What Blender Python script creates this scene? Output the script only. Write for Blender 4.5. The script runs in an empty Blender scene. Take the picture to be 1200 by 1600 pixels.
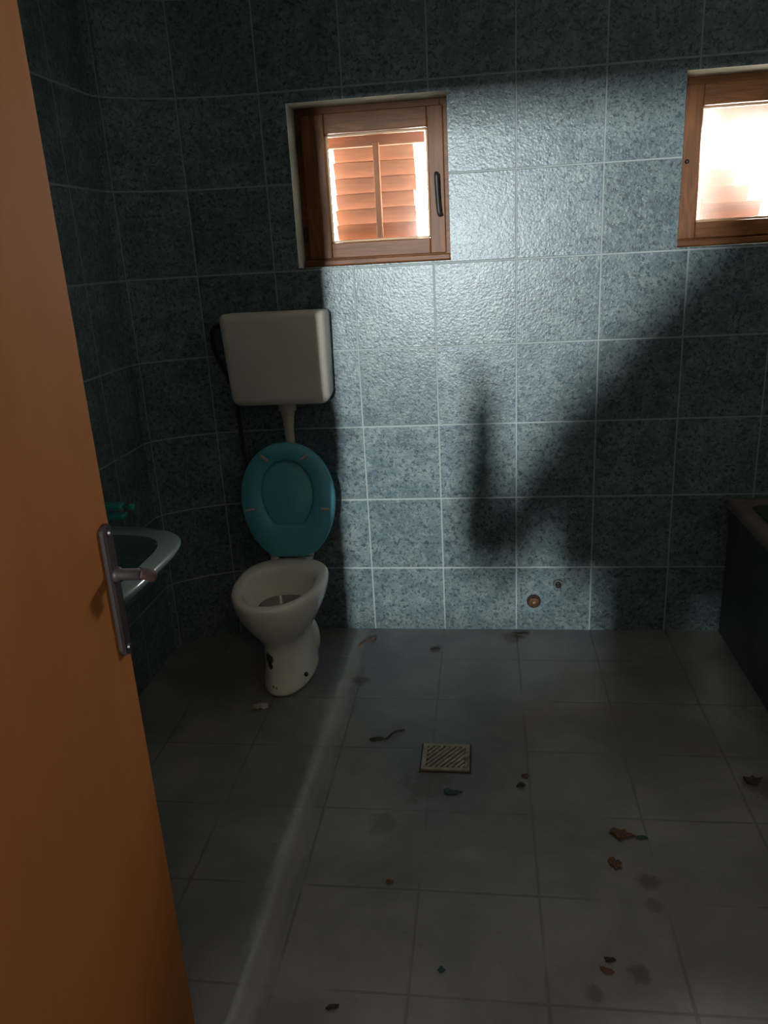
import bpy, bmesh, math, random
from mathutils import Vector, Matrix
random.seed(7)
S = bpy.context.scene
COL = S.collection

# ------------------------------------------------------------------ camera
YAW, PITCH, ROLL = 0.137260466, -0.320083173, -0.0563146219
CAM = Vector((-0.11753795, -3.00035058, 1.53081958))
F_PX = 1223.75
def cam_axes():
    cy, sy = math.cos(YAW), math.sin(YAW)
    R = Vector((cy, sy, 0)); F = Vector((-sy, cy, 0)); U = Vector((0, 0, 1))
    F2 = F*math.cos(PITCH) + U*math.sin(PITCH); U2 = U*math.cos(PITCH) - F*math.sin(PITCH)
    R3 = R*math.cos(ROLL) + U2*math.sin(ROLL); U3 = U2*math.cos(ROLL) - R*math.sin(ROLL)
    return R3, U3, F2
cR, cU, cF = cam_axes()
cd = bpy.data.cameras.new('camera'); cam = bpy.data.objects.new('camera', cd); COL.objects.link(cam)
cd.sensor_fit = 'AUTO'; cd.sensor_width = 36.0; cd.lens = 36.0*F_PX/1600.0; cd.clip_start = 0.02
M = Matrix.Identity(4)
for i in range(3):
    M[i][0] = cR[i]; M[i][1] = cU[i]; M[i][2] = -cF[i]; M[i][3] = CAM[i]
cam.matrix_world = M
S.camera = cam

# ------------------------------------------------------------------ world, lights, exposure
S.view_settings.view_transform = 'Standard'; S.view_settings.look = 'None'
S.view_settings.gamma = 1.0; S.view_settings.use_curve_mapping = False
S.view_settings.exposure = 0.0
SKY = 130.0
w = bpy.data.worlds.new('daylight'); S.world = w; w.use_nodes = True
w.node_tree.nodes['Background'].inputs[0].default_value = (1.0, 0.945, 0.91, 1)
w.node_tree.nodes['Background'].inputs[1].default_value = SKY

def area(name, loc, direction, sx, sy, power, colour, spread=math.pi):
    l = bpy.data.lights.new(name, 'AREA'); l.shape = 'RECTANGLE'; l.size = sx; l.size_y = sy
    l.energy = power; l.color = colour; l.spread = spread
    o = bpy.data.objects.new(name, l); COL.objects.link(o); o.location = loc
    o.rotation_euler = Vector(direction).to_track_quat('-Z', 'Y').to_euler(); return o
SRC = Vector((-0.70, -8.5, 1.75))
area('hall_daylight_opening', SRC, (0.03, 1, -0.06), 0.15, 0.36, 104, (0.86, 0.97, 1.0), math.radians(70))
area('hall_fill_light', (0.35, -3.9, 2.5), (-0.25, 0.35, -1), 0.5, 0.5, 6.0, (1.0, 0.78, 0.55))  # invented warm fill lamp that lifts the dim room from the hall
for n, x in (('window_light_portal', -0.5), ('window_light_portal', 0.84)):
    p = area(n, (x, 0.33, 1.77), (0, -1, 0), 0.60, 0.60, 1, (1, 1, 1)); p.data.cycles.is_portal = True

# ------------------------------------------------------------------ helpers
def link(name, me, mat=None, parent=None, smooth=False):
    o = bpy.data.objects.new(name, me); COL.objects.link(o)
    if mat is not None:
        for m in (mat if isinstance(mat, (list, tuple)) else [mat]): me.materials.append(m)
    if parent is not None: o.parent = parent
    if smooth:
        for p in me.polygons: p.use_smooth = True
    return o
def bmobj(name, bm, mat=None, parent=None, smooth=False, fix=True):
    if fix: bmesh.ops.recalc_face_normals(bm, faces=bm.faces)
    me = bpy.data.meshes.new(name); bm.to_mesh(me); bm.free()
    return link(name, me, mat, parent, smooth)
def empty(name, loc=(0, 0, 0)):
    o = bpy.data.objects.new(name, None); COL.objects.link(o); o.location = loc; o.empty_display_size = 0.05
    return o
def tag(o, label, cat, group=None):
    o['label'] = label; o['category'] = cat
    if group: o['group'] = group
    return o
def struct(o, label=None):
    o['kind'] = 'structure'
    if label: o['label'] = label
    return o
def box(bm, x0, x1, y0, y1, z0, z1, bev=0.0, seg=2):
    t = bmesh.new()
    v = [t.verts.new(c) for c in ((x0,y0,z0),(x1,y0,z0),(x1,y1,z0),(x0,y1,z0),(x0,y0,z1),(x1,y0,z1),(x1,y1,z1),(x0,y1,z1))]
    for f in ((0,3,2,1),(4,5,6,7),(0,1,5,4),(1,2,6,5),(2,3,7,6),(3,0,4,7)): t.faces.new([v[i] for i in f])
    if bev: bmesh.ops.bevel(t, geom=t.edges[:], offset=bev, segments=seg, affect='EDGES', profile=0.5)
    merge(bm, t)
def merge(bm, t, mx=None):
    if mx is not None: bmesh.ops.transform(t, matrix=mx, verts=t.verts)
    me = bpy.data.meshes.new('t'); t.to_mesh(me); t.free(); bm.from_mesh(me); bpy.data.meshes.remove(me)
def tube(bm, pts, radii, n=16, caps=True):
    pts = [Vector(p) for p in pts]
    if not isinstance(radii, (list, tuple)): radii = [radii]*len(pts)
    rings = []; prev = None
    for i, p in enumerate(pts):
        a = pts[max(0, i-1)]; b = pts[min(len(pts)-1, i+1)]
        d = (b-a).normalized() if (b-a).length > 1e-9 else prev_d
        if prev is None:
            u = d.cross(Vector((0, 0, 1)));
            if u.length < 1e-3: u = d.cross(Vector((0, 1, 0)))
            u.normalize()
        else:
            u = (prev - d*prev.dot(d)).normalized()
        prev = u; prev_d = d; v = d.cross(u)
        rings.append([bm.verts.new(p + (u*math.cos(2*math.pi*k/n) + v*math.sin(2*math.pi*k/n))*radii[i]) for k in range(n)])
    for a, b in zip(rings, rings[1:]):
        for k in range(n): bm.faces.new((a[k], a[(k+1) % n], b[(k+1) % n], b[k]))
    if caps:
        bm.faces.new(rings[0][::-1]); bm.faces.new(rings[-1])
def loft(bm, rings, cap0=True, cap1=True):
    vs = [[bm.verts.new(p) for p in r] for r in rings]; n = len(vs[0])
    for a, b in zip(vs, vs[1:]):
        for k in range(n): bm.faces.new((a[k], a[(k+1) % n], b[(k+1) % n], b[k]))
    if cap0: bm.faces.new(vs[0][::-1])
    if cap1: bm.faces.new(vs[-1])
def catmull(pts, m=6):
    P = [Vector(p) for p in pts]; P = [P[0]*2-P[1]] + P + [P[-1]*2-P[-2]]; out = []
    for i in range(1, len(P)-2):
        for k in range(m):
            t = k/m; a, b, c, d = P[i-1:i+3]
            out.append(0.5*((2*b)+(c-a)*t+(2*a-5*b+4*c-d)*t*t+(3*b-a-3*c+d)*t**3))
    return out + [P[-2]]

# ------------------------------------------------------------------ materials
class NT:
    def __init__(s, name):
        s.m = bpy.data.materials.new(name); s.m.use_nodes = True; s.t = s.m.node_tree
        s.b = s.t.nodes['Principled BSDF']; s.out = s.t.nodes['Material Output']
    def n(s, typ, **kw):
        nd = s.t.nodes.new(typ)
        for k, v in kw.items(): setattr(nd, k, v)
        return nd
    def l(s, a, b): s.t.links.new(a, b)
    def math(s, op, a, b=None, c=None, clamp=False):
        nd = s.n('ShaderNodeMath', operation=op); nd.use_clamp = clamp
        for i, v in enumerate((a, b, c)):
            if v is None: continue
            if isinstance(v, (int, float)): nd.inputs[i].default_value = v
            else: s.l(v, nd.inputs[i])
        return nd.outputs[0]
    def mix(s, f, a, b, mode='MIX'):
        nd = s.n('ShaderNodeMix', data_type='RGBA', blend_type=mode)
        for sock, v in ((nd.inputs[0], f), (nd.inputs[6], a), (nd.inputs[7], b)):
            if isinstance(v, (int, float)): sock.default_value = v
            elif isinstance(v, tuple): sock.default_value = (*v, 1)
            else: s.l(v, sock)
        return nd.outputs[2]
    def noise(s, scale, detail=4, rough=0.55, vec=None, dist=0.0):
        nd = s.n('ShaderNodeTexNoise'); nd.inputs['Scale'].default_value = scale
        nd.inputs['Detail'].default_value = detail; nd.inputs['Roughness'].default_value = rough
        nd.inputs['Distortion'].default_value = dist
        if vec is not None: s.l(vec, nd.inputs['Vector'])
        return nd.outputs['Fac']
    def ramp(s, f, lo, hi):
        nd = s.n('ShaderNodeMapRange'); nd.interpolation_type = 'SMOOTHSTEP'
        s.l(f, nd.inputs[0]); nd.inputs[1].default_value = lo; nd.inputs[2].default_value = hi
        return nd.outputs[0]
    def pos(s): return s.n('ShaderNodeNewGeometry').outputs['Position']
    def obj(s): return s.n('ShaderNodeTexCoord').outputs['Object']
    def bump(s, h, strength, dist=0.01, normal=None):
        nd = s.n('ShaderNodeBump'); nd.inputs['Strength'].default_value = strength; nd.inputs['Distance'].default_value = dist
        s.l(h, nd.inputs['Height'])
        if normal is not None: s.l(normal, nd.inputs['Normal'])
        return nd.outputs[0]
    def base(s, v):
        if isinstance(v, tuple): s.b.inputs['Base Color'].default_value = (*v, 1)
        else: s.l(v, s.b.inputs['Base Color'])
    def rough(s, v):
        if isinstance(v, (int, float)): s.b.inputs['Roughness'].default_value = v
        else: s.l(v, s.b.inputs['Roughness'])
    def normal(s, v): s.l(v, s.b.inputs['Normal'])

def tile_material():
    t = NT('mottled_blue_tile')
    uv = t.n('ShaderNodeUVMap', uv_map='UVMap').outputs[0]
    sep = t.n('ShaderNodeSeparateXYZ'); t.l(uv, sep.inputs[0]); u, v = sep.outputs[0], sep.outputs[1]
    def edge(c):
        f = t.math('FRACT', c); return t.math('MINIMUM', f, t.math('SUBTRACT', 1.0, f))
    eu, ev = edge(u), edge(v)
    # grout lines: vertical joints thin, horizontal joints a little wider
    gu = t.math('SUBTRACT', 1.0, t.ramp(eu, 0.006, 0.013)); gv = t.math('SUBTRACT', 1.0, t.ramp(ev, 0.006, 0.015))
    grout = t.math('MAXIMUM', gu, gv)
    cell = t.n('ShaderNodeCombineXYZ'); t.l(t.math('FLOOR', u), cell.inputs[0]); t.l(t.math('FLOOR', v), cell.inputs[1])
    wn = t.n('ShaderNodeTexWhiteNoise'); t.l(cell.outputs[0], wn.inputs['Vector'])
    off = t.n('ShaderNodeVectorMath', operation='SCALE'); t.l(wn.outputs['Color'], off.inputs[0]); off.inputs['Scale'].default_value = 9.0
    add = t.n('ShaderNodeVectorMath', operation='ADD'); t.l(uv, add.inputs[0]); t.l(off.outputs[0], add.inputs[1])
    vec = add.outputs[0]
    big = t.noise(3.2, 3, 0.6, vec, 0.6); mid = t.noise(12, 5, 0.75, vec, 0.5); fine = t.noise(21, 5, 0.78, vec, 0.5)
    c = t.mix(t.ramp(big, 0.35, 0.68), (0.100, 0.140, 0.152), (0.180, 0.220, 0.223))
    c = t.mix(t.math('MULTIPLY', t.ramp(mid, 0.50, 0.66), 0.6), c, (0.29, 0.33, 0.325))
    fl = t.math('MULTIPLY', t.ramp(fine, 0.505, 0.59), 0.88)
    c = t.mix(fl, c, (0.034, 0.050, 0.058))
    c = t.mix(t.math('MULTIPLY', t.ramp(t.noise(1.7, 2, 0.5, uv), 0.62, 0.8), 0.25), c, (0.14, 0.13, 0.10))
    tint = t.n('ShaderNodeMapRange'); t.l(wn.outputs['Value'], tint.inputs[0]); tint.inputs[3].default_value = 0.86; tint.inputs[4].default_value = 1.10
    sc = t.n('ShaderNodeVectorMath', operation='SCALE'); t.l(c, sc.inputs[0]); t.l(tint.outputs[0], sc.inputs['Scale'])
    col = t.mix(grout, sc.outputs[0], (0.32, 0.345, 0.33))
    t.base(col)
    t.rough(t.math('ADD', t.math('MULTIPLY', grout, 0.25), 0.31))
    t.b.inputs['Specular IOR Level'].default_value = 0.36
    b1 = t.bump(t.noise(34, 2, 0.5, vec, 0.2), 0.15, 0.006)
    b2 = t.bump(t.math('SUBTRACT', 1.0, grout), 0.5, 0.002, b1)
    t.normal(b2)
    return t.m
TILE = tile_material()

def plain(name, col, rough=0.5, metal=0.0, var=0.12, scale=6, bump=0.0, bscale=60, dirt=None, dirt_amt=0.0, dscale=3, spec=0.5, coat=0.0):
    t = NT(name); o = t.obj()
    dark = tuple(max(0, x*(1-var)) for x in col); lite = tuple(min(1, x*(1+var)) for x in col)
    c = t.mix(t.ramp(t.noise(scale, 4, 0.6, o), 0.3, 0.7), dark, lite)
    if dirt: c = t.mix(t.math('MULTIPLY', t.ramp(t.noise(dscale, 5, 0.65, o, 0.5), 0.5, 0.75), dirt_amt), c, dirt)
    t.base(c); t.rough(rough); t.b.inputs['Metallic'].default_value = metal
    t.b.inputs['Specular IOR Level'].default_value = spec; t.b.inputs['Coat Weight'].default_value = coat
    if bump: t.normal(t.bump(t.noise(bscale, 3, 0.6, o), bump, 0.003))
    return t.m

def wood(name, light, dark, axis='X', rough=0.45, transl=0.0):
    t = NT(name); mp = t.n('ShaderNodeMapping'); t.l(t.obj(), mp.inputs[0])
    mp.inputs['Scale'].default_value = {'X': (2, 26, 26), 'Z': (26, 26, 2)}[axis]
    n1 = t.noise(1.6, 5, 0.65, mp.outputs[0], 1.2); n2 = t.noise(7, 3, 0.5, mp.outputs[0], 0.3)
    c = t.mix(t.ramp(n1, 0.35, 0.68), dark, light); c = t.mix(t.math('MULTIPLY', t.ramp(n2, 0.5, 0.75), 0.35), c, dark)
    t.base(c); t.rough(rough); t.b.inputs['Specular IOR Level'].default_value = 0.25; t.normal(t.bump(n1, 0.25, 0.002))
    if transl:
        tr = t.n('ShaderNodeBsdfTranslucent'); t.l(c, tr.inputs[0]); mx = t.n('ShaderNodeMixShader'); mx.inputs[0].default_value = transl
        t.l(t.b.outputs[0], mx.inputs[1]); t.l(tr.outputs[0], mx.inputs[2]); t.l(mx.outputs[0], t.out.inputs[0])
    return t.m
WOODX = wood('varnished_pine_rail', (0.22, 0.078, 0.022), (0.12, 0.040, 0.012), 'X')
WOODZ = wood('varnished_pine_stile', (0.22, 0.078, 0.022), (0.12, 0.040, 0.012), 'Z')
SHUT = wood('weathered_shutter_wood', (0.115, 0.044, 0.015), (0.080, 0.028, 0.010), 'X', 0.6)
SHUTZ = wood('weathered_shutter_post', (0.12, 0.046, 0.017), (0.085, 0.030, 0.011), 'Z', 0.6)

def floor_material():
    t = NT('dusty_grey_floor_tile'); p = t.pos()
    sep = t.n('ShaderNodeSeparateXYZ'); t.l(p, sep.inputs[0]); x, y = sep.outputs[0], sep.outputs[1]
    def joint(c, off, size):
        f = t.math('FRACT', t.math('DIVIDE', t.math('ADD', c, off), size)); e = t.math('MINIMUM', f, t.math('SUBTRACT', 1.0, f))
        return t.math('SUBTRACT', 1.0, t.ramp(e, 0.006, 0.017))
    g = t.math('MAXIMUM', joint(x, 5.70, 0.30), joint(y, 5.56, 0.2945))
    g = t.math('MULTIPLY', g, t.ramp(t.noise(2.3, 3, 0.6, p), 0.36, 0.55))       # joints partly filled with dust
    c = t.mix(t.ramp(t.noise(2.2, 5, 0.62, p, 0.4), 0.32, 0.7), (0.140, 0.140, 0.143), (0.245, 0.236, 0.228))
    c = t.mix(t.math('MULTIPLY', t.ramp(t.noise(1.3, 4, 0.6, p, 0.8), 0.52, 0.72), 0.45), c, (0.21, 0.14, 0.115))
    c = t.mix(t.math('MULTIPLY', t.ramp(t.noise(26, 4, 0.7, p), 0.62, 0.75), 0.35), c, (0.06, 0.048, 0.04))
    c = t.mix(t.math('MULTIPLY', g, 0.38), c, (0.045, 0.032, 0.027))
    # strip of daylight painted into the floor colour, parallel to the left wall
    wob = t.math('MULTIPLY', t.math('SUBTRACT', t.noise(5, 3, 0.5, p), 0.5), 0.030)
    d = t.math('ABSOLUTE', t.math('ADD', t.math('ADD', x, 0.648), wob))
    light_strip = t.math('SUBTRACT', 1.0, t.ramp(d, 0.012, 0.036))
    light_strip = t.math('MULTIPLY', light_strip, t.math('MULTIPLY_ADD', t.noise(9, 3, 0.6, p), 0.9, 0.15))
    c = t.mix(light_strip, c, (0.30, 0.28, 0.25))
    # rusty smears
    for sx, sy, r, a in ((-0.600, -0.43, 0.042, 0.75), (0.275, -1.37, 0.036, 0.6), (0.268, -1.45, 0.030, 0.45), (0.202, -1.64, 0.028, 0.6),
                         (-0.42, -1.20, 0.05, 0.35), (0.10, -1.70, 0.03, 0.5), (-0.30, -1.02, 0.10, 0.45), (0.66, -0.98, 0.06, 0.6), (-0.02, -0.07, 0.06, 0.6)):
        cv = t.n('ShaderNodeVectorMath', operation='DISTANCE'); t.l(p, cv.inputs[0]); cv.inputs[1].default_value = (sx, sy, 0)
        dd = t.math('ADD', cv.outputs['Value'], t.math('MULTIPLY', t.math('SUBTRACT', t.noise(22, 3, 0.7, p), 0.5), r*1.6))
        m = t.math('MULTIPLY', t.math('SUBTRACT', 1.0, t.ramp(dd, r*0.45, r)), a)
        c = t.mix(m, c, (0.055, 0.028, 0.018))
    t.base(c)
    t.rough(t.math('MULTIPLY_ADD', t.noise(4, 4, 0.6, p), 0.35, 0.24)); t.b.inputs['Specular IOR Level'].default_value = 0.40
    h = t.math('ADD', t.math('MULTIPLY', t.noise(7, 3, 0.5, p), 0.8), t.math('MULTIPLY', g, -0.4))
    t.normal(t.bump(h, 0.35, 0.006))
    return t.m
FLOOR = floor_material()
REVEAL = plain('pale_reveal_tile', (0.66, 0.68, 0.56), 0.3, 0, 0.08, 8)
PAINT = plain('old_wall_paint', (0.36, 0.35, 0.32), 0.8)
CEILP = plain('white_ceiling_paint', (0.75, 0.73, 0.69), 0.9)
HALLP = plain('hall_paint', (0.22, 0.20, 0.18), 0.85)
def glass_material(name, dirt_amt, lo, hi, transl=0.8, scale=3.0):
    t = NT(name); t.t.nodes.remove(t.b)
    tr = t.n('ShaderNodeBsdfTransparent'); tr.inputs[0].default_value = (0.95, 0.97, 0.96, 1)
    gl = t.n('ShaderNodeBsdfGlossy'); gl.inputs['Roughness'].default_value = 0.05
    fr = t.n('ShaderNodeFresnel'); fr.inputs[0].default_value = 1.45
    m1 = t.n('ShaderNodeMixShader'); t.l(fr.outputs[0], m1.inputs[0]); t.l(tr.outputs[0], m1.inputs[1]); t.l(gl.outputs[0], m1.inputs[2])
    td = t.n('ShaderNodeBsdfTranslucent'); td.inputs[0].default_value = (transl, transl*0.96, transl*0.9, 1)
    m2 = t.n('ShaderNodeMixShader')
    o = t.obj(); f = t.math('MULTIPLY', t.ramp(t.noise(scale, 5, 0.6, o, 0.4), lo, hi), dirt_amt)
    f = t.math('ADD', f, dirt_amt*0.25, clamp=True)
    t.l(f, m2.inputs[0]); t.l(m1.outputs[0], m2.inputs[1]); t.l(td.outputs[0], m2.inputs[2]); t.l(m2.outputs[0], t.out.inputs[0])
    return t.m
GLASS1 = glass_material('window_glass_light_dust', 0.0025, 0.3, 0.8)
GLASS2 = glass_material('window_glass_heavy_dust', 0.018, 0.2, 0.7, 0.9, 2.2)

# ------------------------------------------------------------------ structure
TW, Z6, TH = 0.29786, 0.28143, 0.30
CEIL = 2.62
W1 = (-0.800, -0.235, 1.490, 2.043); W2 = (0.556, 1.125, 1.490, 2.043)
XR = 1.47; XL = -1.418; WT = 0.30
def uvface(bm, uvl, pts, uvs, mi=0):
    f = bm.faces.new([bm.verts.new(p) for p in pts]); f.material_index = mi
    for lp, q in zip(f.loops, uvs): lp[uvl].uv = q
    return f
def vz(z): return (z-Z6)/TH
def build_back_wall():
    bm = bmesh.new(); uvl = bm.loops.layers.uv.new('UVMap')
    xs = [-0.894, W1[0], W1[1], W2[0], W2[1], XR]; zs = [-0.02, W1[2], W1[3], CEIL]
    for i in range(5):
        for j in range(3):
            if j == 1 and i in (1, 3): continue
            a, b, c, d = xs[i], xs[i+1], zs[j], zs[j+1]
            uvface(bm, uvl, [(a,0,c),(b,0,c),(b,0,d),(a,0,d)], [(a/TW,vz(c)),(b/TW,vz(c)),(b/TW,vz(d)),(a/TW,vz(d))])
            uvface(bm, uvl, [(b,WT,c),(a,WT,c),(a,WT,d),(b,WT,d)], [(0.5,0.5)]*4, 1)
    for (a, b, c, d) in (W1, W2):                      # reveals, tiled too
        q = WT/TW
        uvface(bm, uvl, [(a,0,c),(a,0,d),(a,WT,d),(a,WT,c)], [(a/TW,vz(c)),(a/TW,vz(d)),(a/TW-q,vz(d)),(a/TW-q,vz(c))], 2)
        uvface(bm, uvl, [(b,0,d),(b,0,c),(b,WT,c),(b,WT,d)], [(b/TW,vz(d)),(b/TW,vz(c)),(b/TW+q,vz(c)),(b/TW+q,vz(d))], 2)
        uvface(bm, uvl, [(a,0,d),(b,0,d),(b,WT,d),(a,WT,d)], [(a/TW,0.02),(b/TW,0.02),(b/TW,0.02+q),(a/TW,0.02+q)], 2)
        uvface(bm, uvl, [(b,0,c),(a,0,c),(a,WT,c),(b,WT,c)], [(b/TW,0.02),(a/TW,0.02),(a/TW,0.02+q),(b/TW,0.02+q)], 2)
    # slightly curved left end, tile by tile
    plan = [(-0.894, 0.004, -3), (-1.050, -0.010, -3.52), (-1.183, -0.036, -4), (-1.300, -0.088, -4.45), (-1.396, -0.158, -4.94), (XL, -0.200, -5.13)]
    plan[0] = (-0.894, 0, -0.894/TW)
    for (xa, ya, ua), (xb, yb, ub) in zip(plan, plan[1:]):
        uvface(bm, uvl, [(xb,yb,-0.02),(xa,ya,-0.02),(xa,ya,CEIL),(xb,yb,CEIL)], [(ub,vz(-0.02)),(ua,vz(-0.02)),(ua,vz(CEIL)),(ub,vz(CEIL))])
        uvface(bm, uvl, [(xa,WT,-0.02),(xb,WT,-0.02),(xb,WT,CEIL),(xa,WT,CEIL)], [(0.5,0.5)]*4, 1)
    poly = [(x, y) for x, y, _ in plan] + [(XL, WT), (-0.894, WT)]
    for z in (-0.02, CEIL):
        uvface(bm, uvl, [(x, y, z) for x, y in poly], [(0.5, 0.5)]*len(poly), 1)
    uvface(bm, uvl, [(XL,-0.2,-0.02),(XL,WT,-0.02),(XL,WT,CEIL),(XL,-0.2,CEIL)], [(0.5,0.5)]*4, 1)
    bmesh.ops.remove_doubles(bm, verts=bm.verts, dist=1e-5)
    return struct(bmobj('wall_back', bm, [TILE, PAINT, REVEAL], fix=False), 'blue mottled tiled wall with two small wooden windows')
build_back_wall()
YF = -2.75
def slab(name, faces, mats, label=None):
    bm = bmesh.new(); uvl = bm.loops.layers.uv.new('UVMap')
    for pts, uvs, mi in faces: uvface(bm, uvl, pts, uvs, mi)
    bmesh.ops.remove_doubles(bm, verts=bm.verts, dist=1e-5)
    return struct(bmobj(name, bm, mats), label)
def boxfaces(x0, x1, y0, y1, z0, z1, inner, ufun):
    """closed box whose 'inner' side carries the tile grid"""
    F = {'-x': [(x0,y0,z0),(x0,y1,z0),(x0,y1,z1),(x0,y0,z1)], '+x': [(x1,y0,z0),(x1,y1,z0),(x1,y1,z1),(x1,y0,z1)],
         '-y': [(x0,y0,z0),(x1,y0,z0),(x1,y0,z1),(x0,y0,z1)], '+y': [(x0,y1,z0),(x1,y1,z0),(x1,y1,z1),(x0,y1,z1)],
         '-z': [(x0,y0,z0),(x1,y0,z0),(x1,y1,z0),(x0,y1,z0)], '+z': [(x0,y0,z1),(x1,y0,z1),(x1,y1,z1),(x0,y1,z1)]}
    return [(p, [ufun(q) for q in p] if k == inner else [(0.5, 0.5)]*4, 0 if k == inner else 1) for k, p in F.items()]
slab('wall_left', boxfaces(XL-0.15, XL, -2.9, -0.19, -0.02, CEIL, '+x', lambda p: (-6+(p[1]+0.454)/0.29*-1*-1, vz(p[2]))), [TILE, PAINT], 'blue mottled tiled wall behind the basin')
slab('wall_right', boxfaces(XR, XR+0.15, -2.9, WT, -0.02, CEIL, '-x', lambda p: (p[1]/TW, vz(p[2]))), [TILE, PAINT], 'blue mottled tiled wall behind the bathtub')
DL, DR, DH = -0.728, 0.50, 1.90
fw = []
for a in ((XL-0.15, DL, -0.02, CEIL), (DR, XR+0.15, -0.02, CEIL), (DL, DR, DH, CEIL)):
    fw += boxfaces(a[0], a[1], -2.9, YF, a[2], a[3], '+y', lambda p: (p[0]/TW, vz(p[2])))
slab('wall_front', fw, [TILE, HALLP], 'wall with the doorway')
bm = bmesh.new(); box(bm, XL-0.6, XR+0.4, -9.1, WT, -0.12, 0.0)
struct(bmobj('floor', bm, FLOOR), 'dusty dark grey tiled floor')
bm = bmesh.new(); box(bm, XL-0.6, XR+0.4, -9.1, WT, CEIL, CEIL+0.1)
struct(bmobj('ceiling', bm, CEILP), 'plain ceiling')
for nm, b in (('wall_hall_left', (XL-0.6, XL-0.5, -9.1, -2.9)), ('wall_hall_right', (XR+0.3, XR+0.4, -9.1, -2.9)), ('wall_hall_end', (XL-0.5, XR+0.3, -9.1, -9.0)),
              ('wall_hall_return_left', (XL-0.5, XL-0.15, -3.0, -2.9)), ('wall_hall_return_right', (XR+0.15, XR+0.3, -3.0, -2.9))):
    bm = bmesh.new(); box(bm, *b, 0.0, CEIL); struct(bmobj(nm, bm, HALLP), 'dim hall wall outside the bathroom')

# ------------------------------------------------------------------ windows
IRON = plain('dark_iron', (0.05, 0.042, 0.04), 0.45, 0.6, 0.2)
PUTTY = plain('beading', (0.55, 0.33, 0.17), 0.5)
def window(idx, W, glassmat, hinge_left=True):
    a, b, c, d = W; root = struct(empty('window_%d' % idx, ((a+b)/2, 0.13, c)),
        ('small wooden window above the cistern' if idx == 1 else 'small wooden window at the right edge with glaring dusty glass'))
    ox, oy, oz = root.location
    def B(bm, x0, x1, y0, y1, z0, z1, bv=0.0): box(bm, x0-ox, x1-ox, y0-oy, y1-oy, z0-oz, z1-oz, bv)
    y0 = 0.125
    bm = bmesh.new()                                     # outer frame
    B(bm, a, a+0.032, y0, 0.185, c, d, 0.002); B(bm, b-0.032, b, y0, 0.185, c, d, 0.002)
    B(bm, a+0.032, b-0.032, y0, 0.185, d-0.030, d, 0.002); B(bm, a+0.032, b-0.032, y0, 0.185, c, c+0.030, 0.002)
    bmobj('outer_frame', bm, WOODX, root)
    sa, sb, sc_, sd = a+0.024, b-0.020, c+0.026, d-0.024
    gw = 0.078
    ga, gb, gc, gd = (a+0.110 if idx == 1 else a+0.084), b-0.078, c+0.083, d-0.093
    bm = bmesh.new()
    B(bm, sa, ga, y0-0.018, 0.165, sc_, sd, 0.004); B(bm, gb, sb, y0-0.018, 0.165, sc_, sd, 0.004)
    st = bmobj('sash_stiles', bm, WOODZ, root)
    bm = bmesh.new()
    B(bm, ga, gb, y0-0.0175, 0.1645, gd, sd, 0.004); B(bm, ga, gb, y0-0.0175, 0.1645, sc_, gc, 0.004)
    bmobj('sash_rails', bm, WOODX, root)
    bm = bmesh.new()
    for q in ((ga, ga+0.008, gc, gd), (gb-0.008, gb, gc, gd), (ga, gb, gc, gc+0.008), (ga, gb, gd-0.008, gd)):
        B(bm, q[0], q[1], y0+0.006, y0+0.018, q[2], q[3], 0.002)
    bmobj('glazing_bead', bm, PUTTY, root)
    bm = bmesh.new(); B(bm, ga-0.004, gb+0.004, y0+0.020, y0+0.024, gc-0.004, gd+0.004)
    g = bmobj('glass_pane', bm, glassmat, root)
    bm = bmesh.new()                                     # weather bar along the bottom
    B(bm, a+0.004, b-0.004, y0-0.034, y0+0.004, c+0.001, c+0.024, 0.005)
    bmobj('bottom_ledge', bm, WOODX, root)
    hx = a+0.012 if hinge_left else b-0.012
    for hz in (c+0.12, d-0.12):
        bm = bmesh.new(); tube(bm, [(hx-ox, y0-0.012-oy, hz-0.028-oz), (hx-ox, y0-0.012-oy, hz+0.028-oz)], 0.006, 10)
        bmobj('hinge', bm, IRON, root, True)
    return root, (ga, gb, gc, gd)
win1, G1 = window(1, W1, GLASS1)
win2, G2 = window(2, W2, GLASS2, False)
# pull handle on the first window
hx = G1[1]+0.034; hz = 1.735; o = win1.location
bm = bmesh.new()
box(bm, hx-0.010-o.x, hx+0.010-o.x, 0.100-o.y, 0.108-o.y, hz-0.035-o.z, hz+0.035-o.z, 0.002)
pl = bmobj('handle_plate', bm, IRON, win1)
bm = bmesh.new()
tube(bm, catmull([(hx-o.x, 0.104-o.y, hz+0.010-o.z), (hx-o.x, 0.070-o.y, hz+0.012-o.z), (hx-0.002-o.x, 0.058-o.y, hz+0.052-o.z), (hx-0.001-o.x, 0.058-o.y, hz+0.005-o.z), (hx+0.003-o.x, 0.056-o.y, hz-0.07-o.z), (hx+0.008-o.x, 0.060-o.y, hz-0.088-o.z)]), 0.0085, 12)
bmobj('handle', bm, IRON, win1, True)
o = win2.location
bm = bmesh.new(); bmesh.ops.create_uvsphere(bm, u_segments=12, v_segments=8, radius=0.008)
bmesh.ops.translate(bm, vec=(W2[0]+0.040-o.x, 0.106-o.y, 1.775-o.z), verts=bm.verts); bmobj('screw_cap', bm, IRON, win2, True)

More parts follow.
